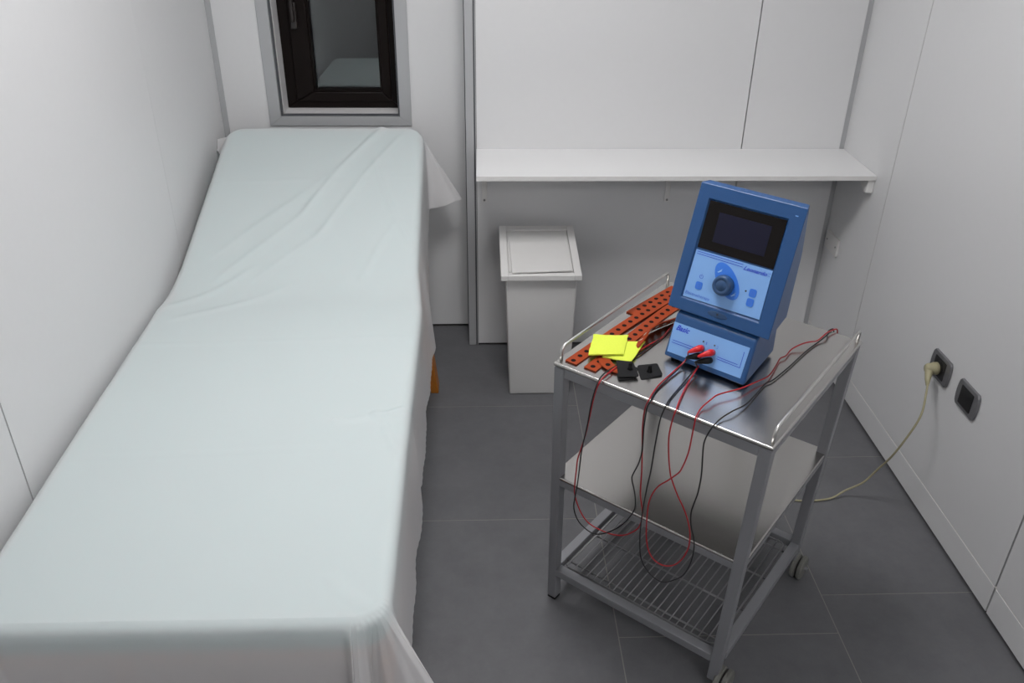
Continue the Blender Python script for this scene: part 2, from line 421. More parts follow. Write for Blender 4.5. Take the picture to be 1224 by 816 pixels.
def lidbox(x0, x1, y0, y1, d0, d1):
    vs = [bm.verts.new(p) for p in ((x0, y0, lz(y0) + d0), (x1, y0, lz(y0) + d0), (x1, y1, lz(y1) + d0), (x0, y1, lz(y1) + d0), (x0, y0, lz(y0) + d1), (x1, y0, lz(y0) + d1), (x1, y1, lz(y1) + d1), (x0, y1, lz(y1) + d1))]
    for q in ((3, 2, 1, 0), (4, 5, 6, 7), (0, 1, 5, 4), (1, 2, 6, 5), (2, 3, 7, 6), (3, 0, 4, 7)): bm.faces.new([vs[i] for i in q])
lidbox(LX0, LX0 + RW, LY0, LY1, -0.020, 0.0); lidbox(LX1 - RW, LX1, LY0, LY1, -0.020, 0.0)
lidbox(LX0 + RW, LX1 - RW, LY0, LY0 + 0.020, -0.020, 0.0); lidbox(LX0 + RW, LX1 - RW, LY1 - 0.030, LY1, -0.020, 0.0)
obj('lid_rim', bm, BINM, bn, bevel=0.002)
bm = bmesh.new(); lidbox(LX0 + RW + 0.002, LX1 - RW - 0.002, LY0 + 0.040, LY1 - 0.031, -0.014, -0.006)
fl = obj('lid_well', bm, BINM, bn)
bm = bmesh.new()
x0, x1, y0, y1 = LX0 + RW + 0.008, LX1 - RW - 0.008, LY0 + 0.008, LY1 - 0.075
vs = [(x0 + 0.004, y0, lz(y0) + 0.009), (x1 - 0.002, y0 + 0.010, lz(y0) + 0.011), (x1, y1, lz(y1) - 0.002), (x0, y1, lz(y1) - 0.002)]
a = [bm.verts.new(v) for v in vs]; b = [bm.verts.new((v[0], v[1], v[2] - 0.005)) for v in vs]
bm.faces.new(a); bm.faces.new(b[::-1])
for i in range(4): bm.faces.new((a[i], b[i], b[(i + 1) % 4], a[(i + 1) % 4]))
obj('lid_flap', bm, BINM, bn, bevel=0.001)

# ------------------------------------------------------------------ treatment table
tt = empty('treatment_table', (-0.55, 2.05, 0), 0, 'mint padded treatment table with orange wooden legs, head end raised, under a white sheet', 'table')
HY, HZ, EY, EZ = 2.28, 0.595, 3.055, 0.872      # hinge and head end of the top surface
def keys(P, y):
    for (a, va), (c, vc) in zip(P, P[1:]):
        if y <= c: return va + (vc - va) * max(0.0, (y - a)) / (c - a)
    return P[-1][1]
def x_left(y): return keys(((1.0, -0.900), (1.6, -0.914), (2.2, -0.924), (2.4, -0.904), (3.1, -0.889)), y)
def x_right(y): return keys(((1.0, -0.167), (1.6, -0.173), (2.2, -0.176), (2.4, -0.197), (3.1, -0.205)), y)
CX = -0.545
Y0 = 1.045
def pad(ys, zf, thick):
    bm = bmesh.new(); n = len(ys); rows = []
    for y in ys:
        xa, xb = x_left(y), x_right(y); cut = 0.05 - math.sqrt(max(0.0, 0.05 ** 2 - max(0.0, 0.05 - (y - Y0)) ** 2)); hc = 0.05 - math.sqrt(max(0.0, 0.05 ** 2 - max(0.0, 0.05 - (EY - y)) ** 2)); cut = max(cut, hc); xa += cut; xb -= cut; z = zf(y); ex = min(1.0, min(abs(y - ys[0]), abs(ys[-1] - y)) / 0.02) 
        rad = 0.018
        prof = [(xa, -thick), (xa, -rad), (xa + rad * .3, -rad * .3), (xa + rad, 0), (xb - rad, 0), (xb - rad * .3, -rad * .3), (xb, -rad), (xb, -thick)]
        rows.append([bm.verts.new((u, y, z + v - (1 - ex) * 0.010 * (1 if v > -thick else 0))) for u, v in prof])
    for r1, r2 in zip(rows, rows[1:]):
        for k in range(8): bm.faces.new((r1[k], r1[(k + 1) % 8], r2[(k + 1) % 8], r2[k]))
    bm.faces.new(rows[0]); bm.faces.new(rows[-1][::-1]); return bm
obj('mattress', pad([Y0, Y0 + 0.004, Y0 + 0.010, Y0 + 0.02, Y0 + 0.034] + [Y0 + 0.05 + (HY - Y0 - 0.05) * k / 10 for k in range(11)], lambda y: HZ, 0.062), MINT, tt, smooth=False)
obj('backrest', pad([HY + 0.002 + (EY - 0.03 - HY) * k / 8 for k in range(9)] + [EY - 0.020, EY - 0.012, EY - 0.006, EY - 0.002, EY], lambda y: HZ + (y - HY) * (EZ - HZ) / (EY - HY), 0.062), MINT, tt)
bm = bmesh.new()
for x0, x1, y0, y1 in ((CX - 0.32, CX + 0.32, 1.09, 1.115), (CX - 0.32, CX + 0.32, 2.25, 2.275), (CX - 0.345, CX - 0.32, 1.09, 2.74), (CX + 0.32, CX + 0.345, 1.09, 2.74), (CX - 0.32, CX + 0.32, 2.715, 2.74)):
    box(bm, x0, x1, y0, y1, 0.445, 0.531)
obj('frame', bm, WOOD, tt, bevel=0.003)
for sx in (-1, 1):
    for yy, sy in ((1.45, -1), (2.66, 1)):
        xo = CX + sx * (0.330 if sy > 0 else 0.31); bm = bmesh.new()
        x0, x1 = sorted((xo, xo - sx * 0.028))
        vs = [(x0, yy - 0.05, 0.50), (x1, yy - 0.05, 0.50), (x1, yy + 0.05, 0.50), (x0, yy + 0.05, 0.50)]
        d = sx * (0.055 if sy > 0 else 0.02)
        vb = [(x0 + d, yy - 0.034 + sy * 0.03, 0.0), (x1 + d, yy - 0.034 + sy * 0.03, 0.0), (x1 + d, yy + 0.034 + sy * 0.03, 0.0), (x0 + d, yy + 0.034 + sy * 0.03, 0.0)]
        a = [bm.verts.new(v) for v in vs]; b = [bm.verts.new(v) for v in vb]
        bm.faces.new(a); bm.faces.new(b[::-1])
        for i in range(4): bm.faces.new((a[i], b[i], b[(i + 1) % 4], a[(i + 1) % 4]))
        obj('leg', bm, WOOD, tt, bevel=0.003)
for sx in (-1, 1):
    obj('backrest_prop', tb([(CX + sx * 0.29, 2.70, 0.50), (CX + sx * 0.29, 2.88, 0.745)], 0.012, 10), WOOD, tt)

# thin paper sheet: flat over the padding, hanging skirts on all sides, free cones of cloth at the corners
def build_sheet():
    LIFT = 0.0035
    R_ = 0.020                                  # radius with which the cloth rolls over the edge
    slope = (EZ - HZ) / (EY - HY)
    # ridges of the wrinkles: (x0,y0,x1,y1,height,width)
    RIDGE = ((-0.36, 3.03, -0.55, 2.66, 0.0050, 0.011), (-0.55, 2.66, -0.76, 2.36, 0.0034, 0.013), (-0.30, 2.96, -0.50, 2.55, 0.0034, 0.011), (-0.50, 2.55, -0.66, 2.34, 0.0028, 0.012),
             (-0.52, 2.80, -0.78, 2.46, 0.0028, 0.013), (-0.26, 2.58, -0.36, 2.36, 0.0022, 0.012), (-0.70, 2.37, -0.88, 2.22, 0.0036, 0.013), (-0.60, 2.30, -0.83, 2.14, 0.0026, 0.013), (-0.35, 2.84, -0.22, 2.50, 0.0020, 0.010),
             (-0.88, 2.005, -0.20, 2.015, 0.0010, 0.006), (-0.88, 2.78, -0.22, 2.785, 0.0009, 0.005), (-0.25, 1.665, -0.185, 1.672, 0.0060, 0.010), (-0.34, 1.640, -0.25, 1.664, 0.0026, 0.010), (-0.21, 1.62, -0.19, 1.50, 0.0032, 0.010),
             (-0.27, 1.15, -0.21, 1.075, 0.0014, 0.014), (-0.88, 1.52, -0.20, 1.53, 0.0006, 0.006))
    def ridge(x, y):
        z = 0.0
        for x0, y0, x1, y1, hgt, wd in RIDGE:
            dx, dy = x1 - x0, y1 - y0; L = math.hypot(dx, dy)
            t = ((x - x0) * dx + (y - y0) * dy) / (L * L); d = ((x - x0) * dy - (y - y0) * dx) / L
            d += 0.010 * math.sin(3 * t + x0 * 9)
            if -0.3 < t < 1.3 and abs(d) < 4 * wd:
                e1 = 1.0 if 0 <= t <= 1 else math.exp(-((min(abs(t), abs(t - 1)) / 0.12) ** 2))
                z += 1.6 * hgt * e1 * math.exp(-(d / wd) ** 2)
        return z
    def top(x, y):
        z = HZ if y < HY else HZ + (y - HY) * slope
        blend = abs(y - HY)
        if blend < 0.07: z += 0.25 * slope * 0.07 * (1 - blend / 0.07) ** 2      # the cloth bridges the hinge
        return z + LIFT + ridge(x, y) + 0.0007 * math.sin(x * 23 + y * 9) * math.sin(y * 17 - x * 5)
    RC = 0.046                                  # rounding of the front corners
    yb_ = Y0 + R_ - 0.012
    ys = [yb_ + d for d in (0, 0.0006, 0.002, 0.005, 0.009, 0.014, 0.020, 0.027, 0.035, 0.044)]; y = yb_ + 0.052; NARC = 9
    ye_ = EY - R_ + 0.010
    while y < ye_ - 0.056: ys.append(y); y += 0.0085
    ys += [ye_ - d for d in (0.052, 0.044, 0.035, 0.027, 0.020, 0.014, 0.009, 0.005, 0.002, 0.0006, 0)]; NH = 10
    NX = 96
    bm = bmesh.new(); G = []
    for y in ys:
        ca_ = max(0.0, RC - (y - ys[0])); ca_ = max(ca_, RC - (ys[-1] - y), 0.0); cut = RC - math.sqrt(max(0.0, RC * RC - ca_ * ca_))
        xa, xb = x_left(y) + R_ - 0.006 + cut, x_right(y) - R_ + 0.006 - cut
        G.append([bm.verts.new((xa + (xb - xa) * i / NX, y, top(xa + (xb - xa) * i / NX, y))) for i in range(NX + 1)])
    for a, b in zip(G, G[1:]):
        for i in range(NX): bm.faces.new((a[i], a[i + 1], b[i + 1], b[i]))
    NJ = 22
    def smooth(a, b, t):
        t = max(0, min(1, (t - a) / (b - a))); return t * t * (3 - 2 * t)
    def keyed(K, t):
        for (t0, *v0), (t1, *v1) in zip(K, K[1:]):
            if t <= t1:
                f = smooth(t0, t1, t); return [a + (b - a) * f for a, b in zip(v0, v1)]
        return list(K[-1][1:])
    def column(v0, az, D, tilt, fold):
        """hang a strip of length D from vertex v0 towards azimuth az (0 = front, 90 = right, 180 = head, 270 = left)"""
        a = math.radians(az); N = Vector((math.sin(a), -math.cos(a), 0)); E0 = v0.co.copy(); col = [v0]
        arc = R_ * math.pi / 2
        for j in range(1, NJ + 1):
            d = D * j / NJ
            an = min(d / R_, math.pi / 2)
            p = E0 + N * (R_ * math.sin(an)) - Vector((0, 0, R_ * (1 - math.cos(an))))
            if d > arc:
                k = d - arc; tt = tilt
                p += N * (k * math.sin(tt)) - Vector((0, 0, k * math.cos(tt)))
                p += N * fold(k) 
            elif tilt > 0: p += N * 0
            col.append(bm.verts.new(p))
        return col
    cols = []                                   # skirt columns all the way round, starting at the front left
    wave = lambda s, seed: 0.5 * math.sin(s * 11 + seed) + 0.3 * math.sin(s * 23 + 2 * seed) + 0.2 * math.sin(s * 41 + seed)
    DF, DR, DH, DL = 0.42, 0.300, 0.10, 0.085
    def corner(vl, a0, D0, D1, K, n=26):
        """fan of columns round a corner; K: (angle 0-90, azimuth, tilt degrees)"""
        for k in range(1, n):
            ph = 90.0 * k / n
            az, ti = keyed(K, ph)
            c, s = math.cos(math.radians(ph)), math.sin(math.radians(ph))
            D = min(D0 / max(c, 1e-3), D1 / max(s, 1e-3))
            D = D * 0.5 + 0.5 * min(D, 1.15 * (D0 * c * c + D1 * s * s))
            v = vl[min(len(vl) - 1, int(len(vl) * k / n))]
            cols.append(column(v, a0 + az, D, math.radians(ti), lambda k_: 0.0))
    # front
    for i in range(NX + 1):
        t = i / NX; x = G[0][i].co.x
        f = lambda k, x=x, t=t: 0.007 * wave(x * 0.8, 1.0) * smooth(0.05, 0.3, k) - 0.004 * math.exp(-((k - 0.045) / 0.02) ** 2) + (0.018 * smooth(-0.02, 0.04, k) + 0.27 * k) * smooth(-0.240, -0.224, x)
        cols.append(column(G[0][i], 0, DF, math.radians(-4.0), f))
    # front right corner: a rolled fold, a valley, then the wide flap
    corner([G[r][NX] for r in range(NARC + 1)], 0, DF, DR, ((0, 0, 14.0), (12, 4, 17), (22, 24, 8), (29, 46, -8), (66, 70, 29), (90, 90, 3)), 60)
    # right side, front to head
    for r, row in enumerate(G):
        if r <= NARC or r >= len(G) - NH: continue
        y = ys[r]
        f = lambda k, y=y: (0.006 * wave(y * 1.0, 0.4) + 0.010 * math.exp(-((y - 1.60) / 0.10) ** 2) - 0.012 * math.exp(-((y - 1.71) / 0.03) ** 2)) * smooth(0.0, 0.12, k) + 0.0009 * math.sin(y * 230 + k * 30) * smooth(0.1, 0.2, k)
        Dr = DR + 0.008 * math.sin(y * 6) + 0.13 * smooth(2.28, 2.6, y) - 0.15 * smooth(2.72, 3.0, y)
        cols.append(column(row[NX], 90, Dr, math.radians(2.2 + 3.0 * smooth(2.15, 2.4, y) - 4.0 * smooth(2.5, 2.8, y)), f))
    # head right corner: a flap standing out to the right
    corner([G[r][NX] for r in range(len(G) - NH, len(G))], 90, DR - 0.02, DH, ((0, 0, 0.6), (9, 6, 24), (18, 4, 31), (34, 30, 12), (60, 60, 20), (90, 90, 2)), 30)
    for i in range(NX, -1, -1):
        cols.append(column(G[-1][i], 180, DH - 0.04 * smooth(0.3, 0.8, -G[-1][i].co.x), math.radians(2), lambda k: 0.0))
    corner([G[r][0] for r in range(len(G) - 1, len(G) - NH - 1, -1)], 180, 0.085, 0.085, ((0, 0, 2), (30, 60, 55), (45, 72, 76), (58, 82, 50), (90, 90, 14)), 30)
    for r in range(len(G) - 1, -1, -1):
        if r <= NARC or r >= len(G) - NH: continue
        y = ys[r]; t_ = 4 + 22 * smooth(2.2, 2.4, y) - 8 * smooth(2.6, 2.9, y)
        cols.append(column(G[r][0], 270, DL - 0.023 * smooth(2.5, 2.95, y), math.radians(t_), lambda k: 0.0))
    corner([G[r][0] for r in range(NARC, -1, -1)], 270, DL, DF, ((0, 0, 0), (45, 30, 4), (90, 90, 1)), 12)
    n = len(cols)
    for k in range(n):
        a, b = cols[k], cols[(k + 1) % n]
        if a[0] is not b[0]: bm.faces.new((a[0], a[1], b[1], b[0]))
        else: bm.faces.new((a[0], a[1], b[1]))
        for j in range(1, NJ): bm.faces.new((a[j], a[j + 1], b[j + 1], b[j]))
    # keep the cloth off the left wall
    for v in bm.verts: v.co.x = max(v.co.x, XL + 0.0015)
    o0 = Vector((-0.55, 2.05, 0.6)); bmesh.ops.translate(bm, verts=bm.verts, vec=-o0)
    o = obj('bed_sheet', bm, SHEETM, smooth=True); o.location = o0
    m = o.modifiers.new('smooth', 'SUBSURF'); m.levels = 1; m.render_levels = 1
    return tag(o, 'thin white paper sheet draped over the treatment table with hanging corners', 'sheet')
build_sheet()


# ------------------------------------------------------------------ trolley
TH = -0.687
TRO = Vector((0.168, 1.661, 0.0))
TW, TD, TZ, TM, TB = 0.494, 0.507, 0.797, 0.461, 0.127
SA, SB = 0.061, -0.107                          # the frame has racked a little: it leans
tl = lambda a, b, z: (a + SA * z, b + SB * z, z)
tA = Vector((math.cos(TH), math.sin(TH), 0)); tB = Vector((-math.sin(TH), math.cos(TH), 0))
tw = lambda a, b, z: TRO + tA * (a + SA * z) + tB * (b + SB * z) + Vector((0, 0, z))
tr = empty('trolley', TRO, TH, 'grey steel instrument trolley with two stainless shelves and a wire rack', 'trolley')
def tpart(name, bm, m, bevel=0.0, smooth=False, parent=None, **k): return obj(name, bm, m, parent or tr, bevel=bevel, smooth=smooth, shift=False, **k)
PS = 0.025
e = 0.002
for a, b, zb in ((e, e, 0.008), (TW - PS - e, e, 0.034), (TW - PS - e, TD - PS - e, 0.034), (e, TD - PS - e, 0.008)):
    p = tpart('post', bx(a, a + PS, b, b + PS, zb, TZ - 0.013, f=tl), FRAME, 0.002)
    if a < 0.1: tpart('foot_cap', bx(a + 0.001, a + PS - 0.001, b + 0.001, b + PS - 0.001, 0.0, 0.008, f=tl), RUBBLK, parent=p)
# tray: stainless sheet with folded edges over a grey apron
bm = bmesh.new(); box(bm, 0, TW, 0, TD, TZ - 0.010, TZ, f=tl)
tpart('top_tray', bm, STEEL, 0.0040, seg=10)
bm = bmesh.new()
for q in ((PS + e, TW - PS - e, e + 0.002, e + 0.020), (PS + e, TW - PS - e, TD - e - 0.020, TD - e - 0.002), (e + 0.002, e + 0.020, PS + e, TD - PS - e), (TW - e - 0.020, TW - e - 0.002, PS + e, TD - PS - e)):
    box(bm, *q, TZ - 0.036, TZ - 0.0105, f=tl)
tpart('top_apron', bm, FRAME, 0.0015)
bm = bmesh.new(); box(bm, 0.004, TW - 0.004, 0.003, TD - 0.003, TM - 0.010, TM, f=tl)
tpart('middle_shelf', bm, STEELM, 0.0040, seg=10)
bm = bmesh.new()
for q in ((PS + e, TW - PS - e, e + 0.003, e + 0.018), (PS + e, TW - PS - e, TD - e - 0.018, TD - e - 0.003), (e + 0.003, e + 0.018, PS + e, TD - PS - e), (TW - e - 0.018, TW - e - 0.003, PS + e, TD - PS - e)):
    box(bm, *q, TM - 0.030, TM - 0.0105, f=tl)
tpart('middle_apron', bm, FRAME, 0.0015)
for q in ((PS + e, TW - PS - e, 0, PS), (PS + e, TW - PS - e, TD - PS, TD), (0, PS, PS + e, TD - PS - e), (TW - PS, TW, PS + e, TD - PS - e)):
    tpart('bottom_rail', bx(*q, TB - 0.025, TB, f=tl), FRAME, 0.002)
# wire rack in the bottom frame
rk = tpart('wire_rack', tb([tl(*p) for p in ((0.040, 0.036, 0.117), (TW - 0.046, 0.036, 0.117), (TW - 0.036, 0.046, 0.117), (TW - 0.036, TD - 0.046, 0.117), (TW - 0.046, TD - 0.036, 0.117), (0.046, TD - 0.036, 0.117), (0.036, TD - 0.046, 0.117), (0.036, 0.040, 0.117))], 0.0028, 8), WIRE, smooth=True)
for b in (0.060, 0.185, 0.320, 0.445):
    tpart('cross_wire', tb([tl(0.022, b, 0.1125), tl(TW - 0.022, b, 0.1125)], 0.0026, 6), WIRE, parent=rk, smooth=True)
w0 = None
for k in range(20):
    a = 0.058 + k * (TW - 0.116) / 19
    if w0 is None:
        w0 = tpart('rack_wire', tb([tl(0, 0.030, 0.1165), tl(0, TD - 0.030, 0.1165)], 0.0017, 6), WIRE, parent=rk, smooth=True); o = w0
    else:
        o = w0.copy(); COL.objects.link(o); o.parent = rk
    o.location = (a, 0, 0)
# side rails of bent rod
def rail(a):
    z = 0.033; P = [tl(a, 0.020, TZ), tl(a, 0.019, TZ + z - 0.016), tl(a, 0.0225, TZ + z - 0.006), tl(a, 0.032, TZ + z)]
    P += [tl(a, TD - 0.026, TZ + z), tl(a, TD - 0.0175, TZ + z - 0.004), tl(a, TD - 0.014, TZ + z - 0.012), tl(a, TD - 0.014, TZ)]
    return tb(P, 0.0036, 10)
tpart('side_rail', rail(0.008), STEELB, smooth=True); tpart('side_rail', rail(TW - 0.009), STEELB, smooth=True)
# casters on the right-hand legs
for b in (0.014, TD - 0.0155):
    a0 = TW - PS / 2 - e
    bm = bmesh.new(); tube(bm, [(a0 + SA * 0.034, b, 0.034), (a0 + 0.05, b, 0.034)], 0.006, 10)
    cs = tpart('caster', bm, WIRE, smooth=True)
    for off in (0.017, 0.035):
        bm = bmesh.new(); lathe(bm, [(0.012, -0.007), (0.030, -0.007), (0.034, -0.004), (0.034, 0.004), (0.030, 0.007), (0.012, 0.007)], lambda x, y, h, o_=off, b=b: (a0 + o_ + h, b + x, 0.034 + y), 28)
        tpart('wheel', bm, RUBGREY, parent=cs, smooth=False)

# ------------------------------------------------------------------ electrotherapy device
DTH = -0.73
dv = empty('electrotherapy_device', (0.46, 1.512, TZ), DTH, 'blue electrotherapy unit with tilted screen, knob and light blue panels on the trolley', 'medical device')
dpart = lambda name, bm, m, bevel=0.0, smooth=False, parent=None, **k: obj(name, bm, m, parent or dv, bevel=bevel, smooth=smooth, shift=False, **k)
def sidebody(prof, wid):
    """prof: (y,z,halfwidth) round the side profile"""
    bm = bmesh.new(); a = [bm.verts.new((-w_, y, z)) for y, z, w_ in prof]; b = [bm.verts.new((w_, y, z)) for y, z, w_ in prof]
    bm.faces.new(a); bm.faces.new(b[::-1]); n = len(prof)
    for i in range(n): bm.faces.new((a[i], b[i], b[(i + 1) % n], a[(i + 1) % n]))
    return bm
dpart('base_housing', sidebody([(0, 0.008, 0.0945), (0.034, 0.0965, 0.0925), (0.060, 0.112, 0.0915), (0.165, 0.112, 0.080), (0.172, 0.008, 0.079)], 0), BLUE, 0.005, seg=3)
for sx in (-0.075, 0.075):
    for yy in (0.02, 0.15):
        bm = bmesh.new(); lathe(bm, [(0.009, 0.0), (0.009, 0.012)], lambda x, y, h, sx=sx, yy=yy: (sx * (0.85 if yy > .1 else 1) + x, yy + y, h), 14); dpart('foot', bm, RUBBLK)
# head: tilted slab with a recessed face
UY, UZ, UL = 0.034, 0.108, 0.2666
ut = Vector((0, 0.084, 0.253)).normalized(); un = Vector((0, -0.253, 0.084)).normalized()
fu = lambda u, v, h=0.0: Vector((u, UY, UZ)) + ut * v + un * h
bl = Vector((0, 0.034, 0.088)).normalized(); bnn = Vector((0, -0.088, 0.034)).normalized()
fb = lambda u, v, h=0.0: Vector((u, 0, 0.008)) + bl * v + bnn * h
bm = bmesh.new()
wb0, wt0 = 0.1155, 0.1148
out = [(-wb0, 0.0), (wb0, 0.0), (wt0, UL), (-wt0, UL)]
inn = [(-0.0915, 0.0275), (0.0865, 0.0275), (0.0835, 0.2375), (-0.0885, 0.2375)]
fo = [bm.verts.new(fu(*p)) for p in out]; fi = [bm.verts.new(fu(*p)) for p in inn]; fr = [bm.verts.new(fu(p[0] * 0.985, p[1], -0.0045)) for p in inn]
for k in range(4):
    j = (k + 1) % 4
    bm.faces.new((fo[k], fo[j], fi[j], fi[k])); bm.faces.new((fi[k], fi[j], fr[j], fr[k]))
bm.faces.new(fr)
bkp = [(-0.096, 0.150, 0.100), (0.096, 0.150, 0.100), (0.104, 0.150, 0.352), (-0.104, 0.150, 0.352)]
mid = [(-0.104, 0.165, 0.105), (0.104, 0.165, 0.105), (0.104, 0.172, 0.240), (-0.104, 0.172, 0.240)]
bk = [bm.verts.new(p) for p in ((-0.098, 0.158, 0.104), (0.098, 0.158, 0.104), (0.100, 0.172, 0.245), (-0.100, 0.172, 0.245))]
tp_ = [bm.verts.new(p) for p in ((0.108, 0.140, 0.361), (-0.108, 0.140, 0.361))]
bm.faces.new((fo[0], bk[0], bk[1], fo[1])); bm.faces.new((fo[2], tp_[0], tp_[1], fo[3])); bm.faces.new((bk[0], bk[3], bk[2], bk[1])); bm.faces.new((bk[3], tp_[1], tp_[0], bk[2]))
bm.faces.new((fo[1], bk[1], bk[2])); bm.faces.new((fo[1], bk[2], tp_[0], fo[2])); bm.faces.new((fo[0], bk[3], bk[0])); bm.faces.new((fo[0], fo[3], tp_[1], bk[3]))
hd = dpart('head_housing', bm, BLUE, 0.005, seg=6, angle=28)
q = lambda P, h0, h1, f=fu: slab(P, h0, h1, f)
sn = dpart('screen', q([(-0.0865, 0.1365), (0.0815, 0.1365), (0.0805, 0.2350), (-0.0862, 0.2350)], -0.0050, -0.0030), SCREEN, parent=hd)
dpart('lcd', q([(-0.058, 0.1553), (0.056, 0.1553), (0.055, 0.2162), (-0.059, 0.2162)], -0.0031, -0.0026), LCD, parent=hd)
dpart('control_panel', q([(-0.0892, 0.0300), (0.0840, 0.0330), (0.0815, 0.1335), (-0.0872, 0.1315)], -0.0050, -0.0032), PANEL, parent=hd)
PH = -0.0031
# emblem ellipse behind the knob, knob, buttons
ell = [(0.0, 0.0)]
el = []
ca = math.radians(48)
for k in range(28):
    t = 2 * math.pi * k / 28; x, y = 0.0415 * math.cos(t), 0.0215 * math.sin(t)
    el.append((-0.0037 + x * math.cos(-ca) - y * math.sin(-ca), 0.0870 + x * math.sin(-ca) + y * math.cos(-ca)))
dpart('emblem', q(el, PH, PH + 0.0006), MIDBLUE, parent=hd)
dpart('emblem_bolt', q([(-0.0290, 0.0995), (-0.0262, 0.1015), (-0.0195, 0.1085), (-0.0215, 0.1035), (-0.0185, 0.1045), (-0.0260, 0.0985)], PH + 0.0006, PH + 0.0009), PALEB, parent=hd)
dpart('emblem_bolt', q([(0.0120, 0.0610), (0.0150, 0.0630), (0.0215, 0.0700), (0.0195, 0.0650), (0.0225, 0.0660), (0.0150, 0.0600)], PH + 0.0006, PH + 0.0009), PALEB, parent=hd)
bm = bmesh.new(); lathe(bm, [(0.0205, PH), (0.0205, 0.002), (0.0218, 0.003), (0.0218, 0.007), (0.0195, 0.0155), (0.0178, 0.0175), (0.0135, 0.0178), (0.0125, 0.0165), (0.0110, 0.0165), (0.0100, 0.0175), (0.0001, 0.0182)], lambda x, y, h: fu(-0.0055 + x, 0.0775 + y, h), 40)
dpart('knob', bm, BLUE2, parent=hd, smooth=True)
for cx, cy in ((-0.0602, 0.0605), (0.0556, 0.0797), (0.0556, 0.0600)):
    b_ = dpart('button', q([(cx + u, cy + v) for u, v in rrect(0.0150, 0.0165, 0.0040)], PH, PH + 0.0008), MIDBLUE, parent=hd)
def stroke(name, P, wd, f, h, m, parent, closed=False):
    bm = bmesh.new(); P = [Vector((p[0], p[1])) for p in P]
    n = len(P)
    for i in range(n if closed else n - 1):
        a, b = P[i], P[(i + 1) % n]; d = (b - a).normalized(); s = Vector((-d.y, d.x)) * wd / 2
        c = [a + s, a - s, b - s, b + s]
        prism(bm, [tuple(v) for v in c], lambda u, v: f(u, v, h), lambda u, v: f(u, v, h + 0.0003))
    return dpart(name, bm, m, parent=parent)
# marks printed on the buttons
for cx, cy in ((-0.0602, 0.0605), (0.0556, 0.0797), (0.0556, 0.0600)):
    stroke('button_mark', [(cx + u, cy + v) for u, v in ((-0.0035, -0.0040), (0.0035, -0.0040), (0.0035, 0.0040), (-0.0035, 0.0040))], 0.0009, fu, PH + 0.0008, PRINTF, hd, True)
    stroke('button_mark', [(cx - 0.002, cy), (cx + 0.002, cy)], 0.0009, fu, PH + 0.0008, PRINTF, hd)
dark = mat('print_dark', (0.02, 0.025, 0.04, 1), 0.5)
pw = [(-0.0600 + 0.0038 * math.cos(math.radians(a)), 0.0800 + 0.0038 * math.sin(math.radians(a))) for a in range(120, 421, 20)]
stroke('power_symbol', pw, 0.0008, fu, PH, PRINT, hd); stroke('power_symbol', [(-0.0600, 0.0805), (-0.0600, 0.0852)], 0.0008, fu, PH, PRINT, hd)
bm = bmesh.new(); lathe(bm, [(0.0019, PH), (0.0019, PH + 0.0008)], lambda x, y, h: fu(0.0405 + x, 0.0797 + y, h), 12); dpart('indicator', bm, dark, parent=hd)
stroke('print_line', [(-0.0832, 0.1283), (0.0200, 0.1288)], 0.0011, fu, PH, PRINT, hd)
stroke('print_line', [(-0.0832, 0.1237), (0.0200, 0.1236)], 0.0011, fu, PH, PRINT, hd)
def text(body, f, u0, v0, u1, h, m, parent, shear=0.35, bold=0.0, hgt=None, name='lettering'):
    cu = bpy.data.curves.new('lettering', 'FONT'); cu.body = body; cu.size = 1.0; cu.shear = shear; cu.offset = bold; cu.resolution_u = 3
    t = bpy.data.objects.new('lettering_source', cu); COL.objects.link(t)
    dg = bpy.context.evaluated_depsgraph_get(); me = bpy.data.meshes.new_from_object(t.evaluated_get(dg))
    bpy.data.objects.remove(t); bpy.data.curves.remove(cu)
    xs = [v.co.x for v in me.vertices]; ys = [v.co.y for v in me.vertices]
    s = (u1 - u0) / (max(xs) - min(xs)); sy = s if hgt is None else hgt / (max(ys) - min(ys))
    x0, y0 = min(xs), 0.0
    for v in me.vertices: v.co = f(u0 + (v.co.x - x0) * s, v0 + (v.co.y - y0) * sy, h)
    bm = bmesh.new(); bm.from_mesh(me); bpy.data.meshes.remove(me)
    return dpart(name, bm, m, parent=parent)
text('Leonardo', fu, 0.0225, 0.1195, 0.0735, PH + 0.0004, PRINT, hd, 0.45, 0.02, 0.0085)
stroke('print_line', [(0.0750, 0.1262), (0.0790, 0.1262)], 0.0008, fu, PH, PRINTF, hd); stroke('print_line', [(0.0750, 0.1213), (0.0790, 0.1213)], 0.0008, fu, PH, PRINTF, hd)
text('Electrotherapy', fu, -0.0848, 0.0370, -0.0290, PH + 0.0004, PRINTF, hd, 0.0, 0.0, 0.0085)
bm = bmesh.new(); lathe(bm, [(0.0024, -0.002), (0.0024, 0.0022)], lambda x, y, h: fu(-0.0020 + x, 0.0160 + y, h), 12)
ln = []
for k in range(28): t = 2 * math.pi * k / 28; ln.append((-0.0020 + 0.0225 * math.cos(t), 0.0150 + 0.0058 * math.sin(t)))
dpart('sensor_window', q(ln, -0.0005, 0.0012), BLUE2, 0.001, parent=hd); 
dpart('sensor', bm, dark, parent=hd)
stroke('embossed_mark', [(0.094, 0.2475), (0.100, 0.2475)], 0.002, fu, 0.0001, PANEL, hd)
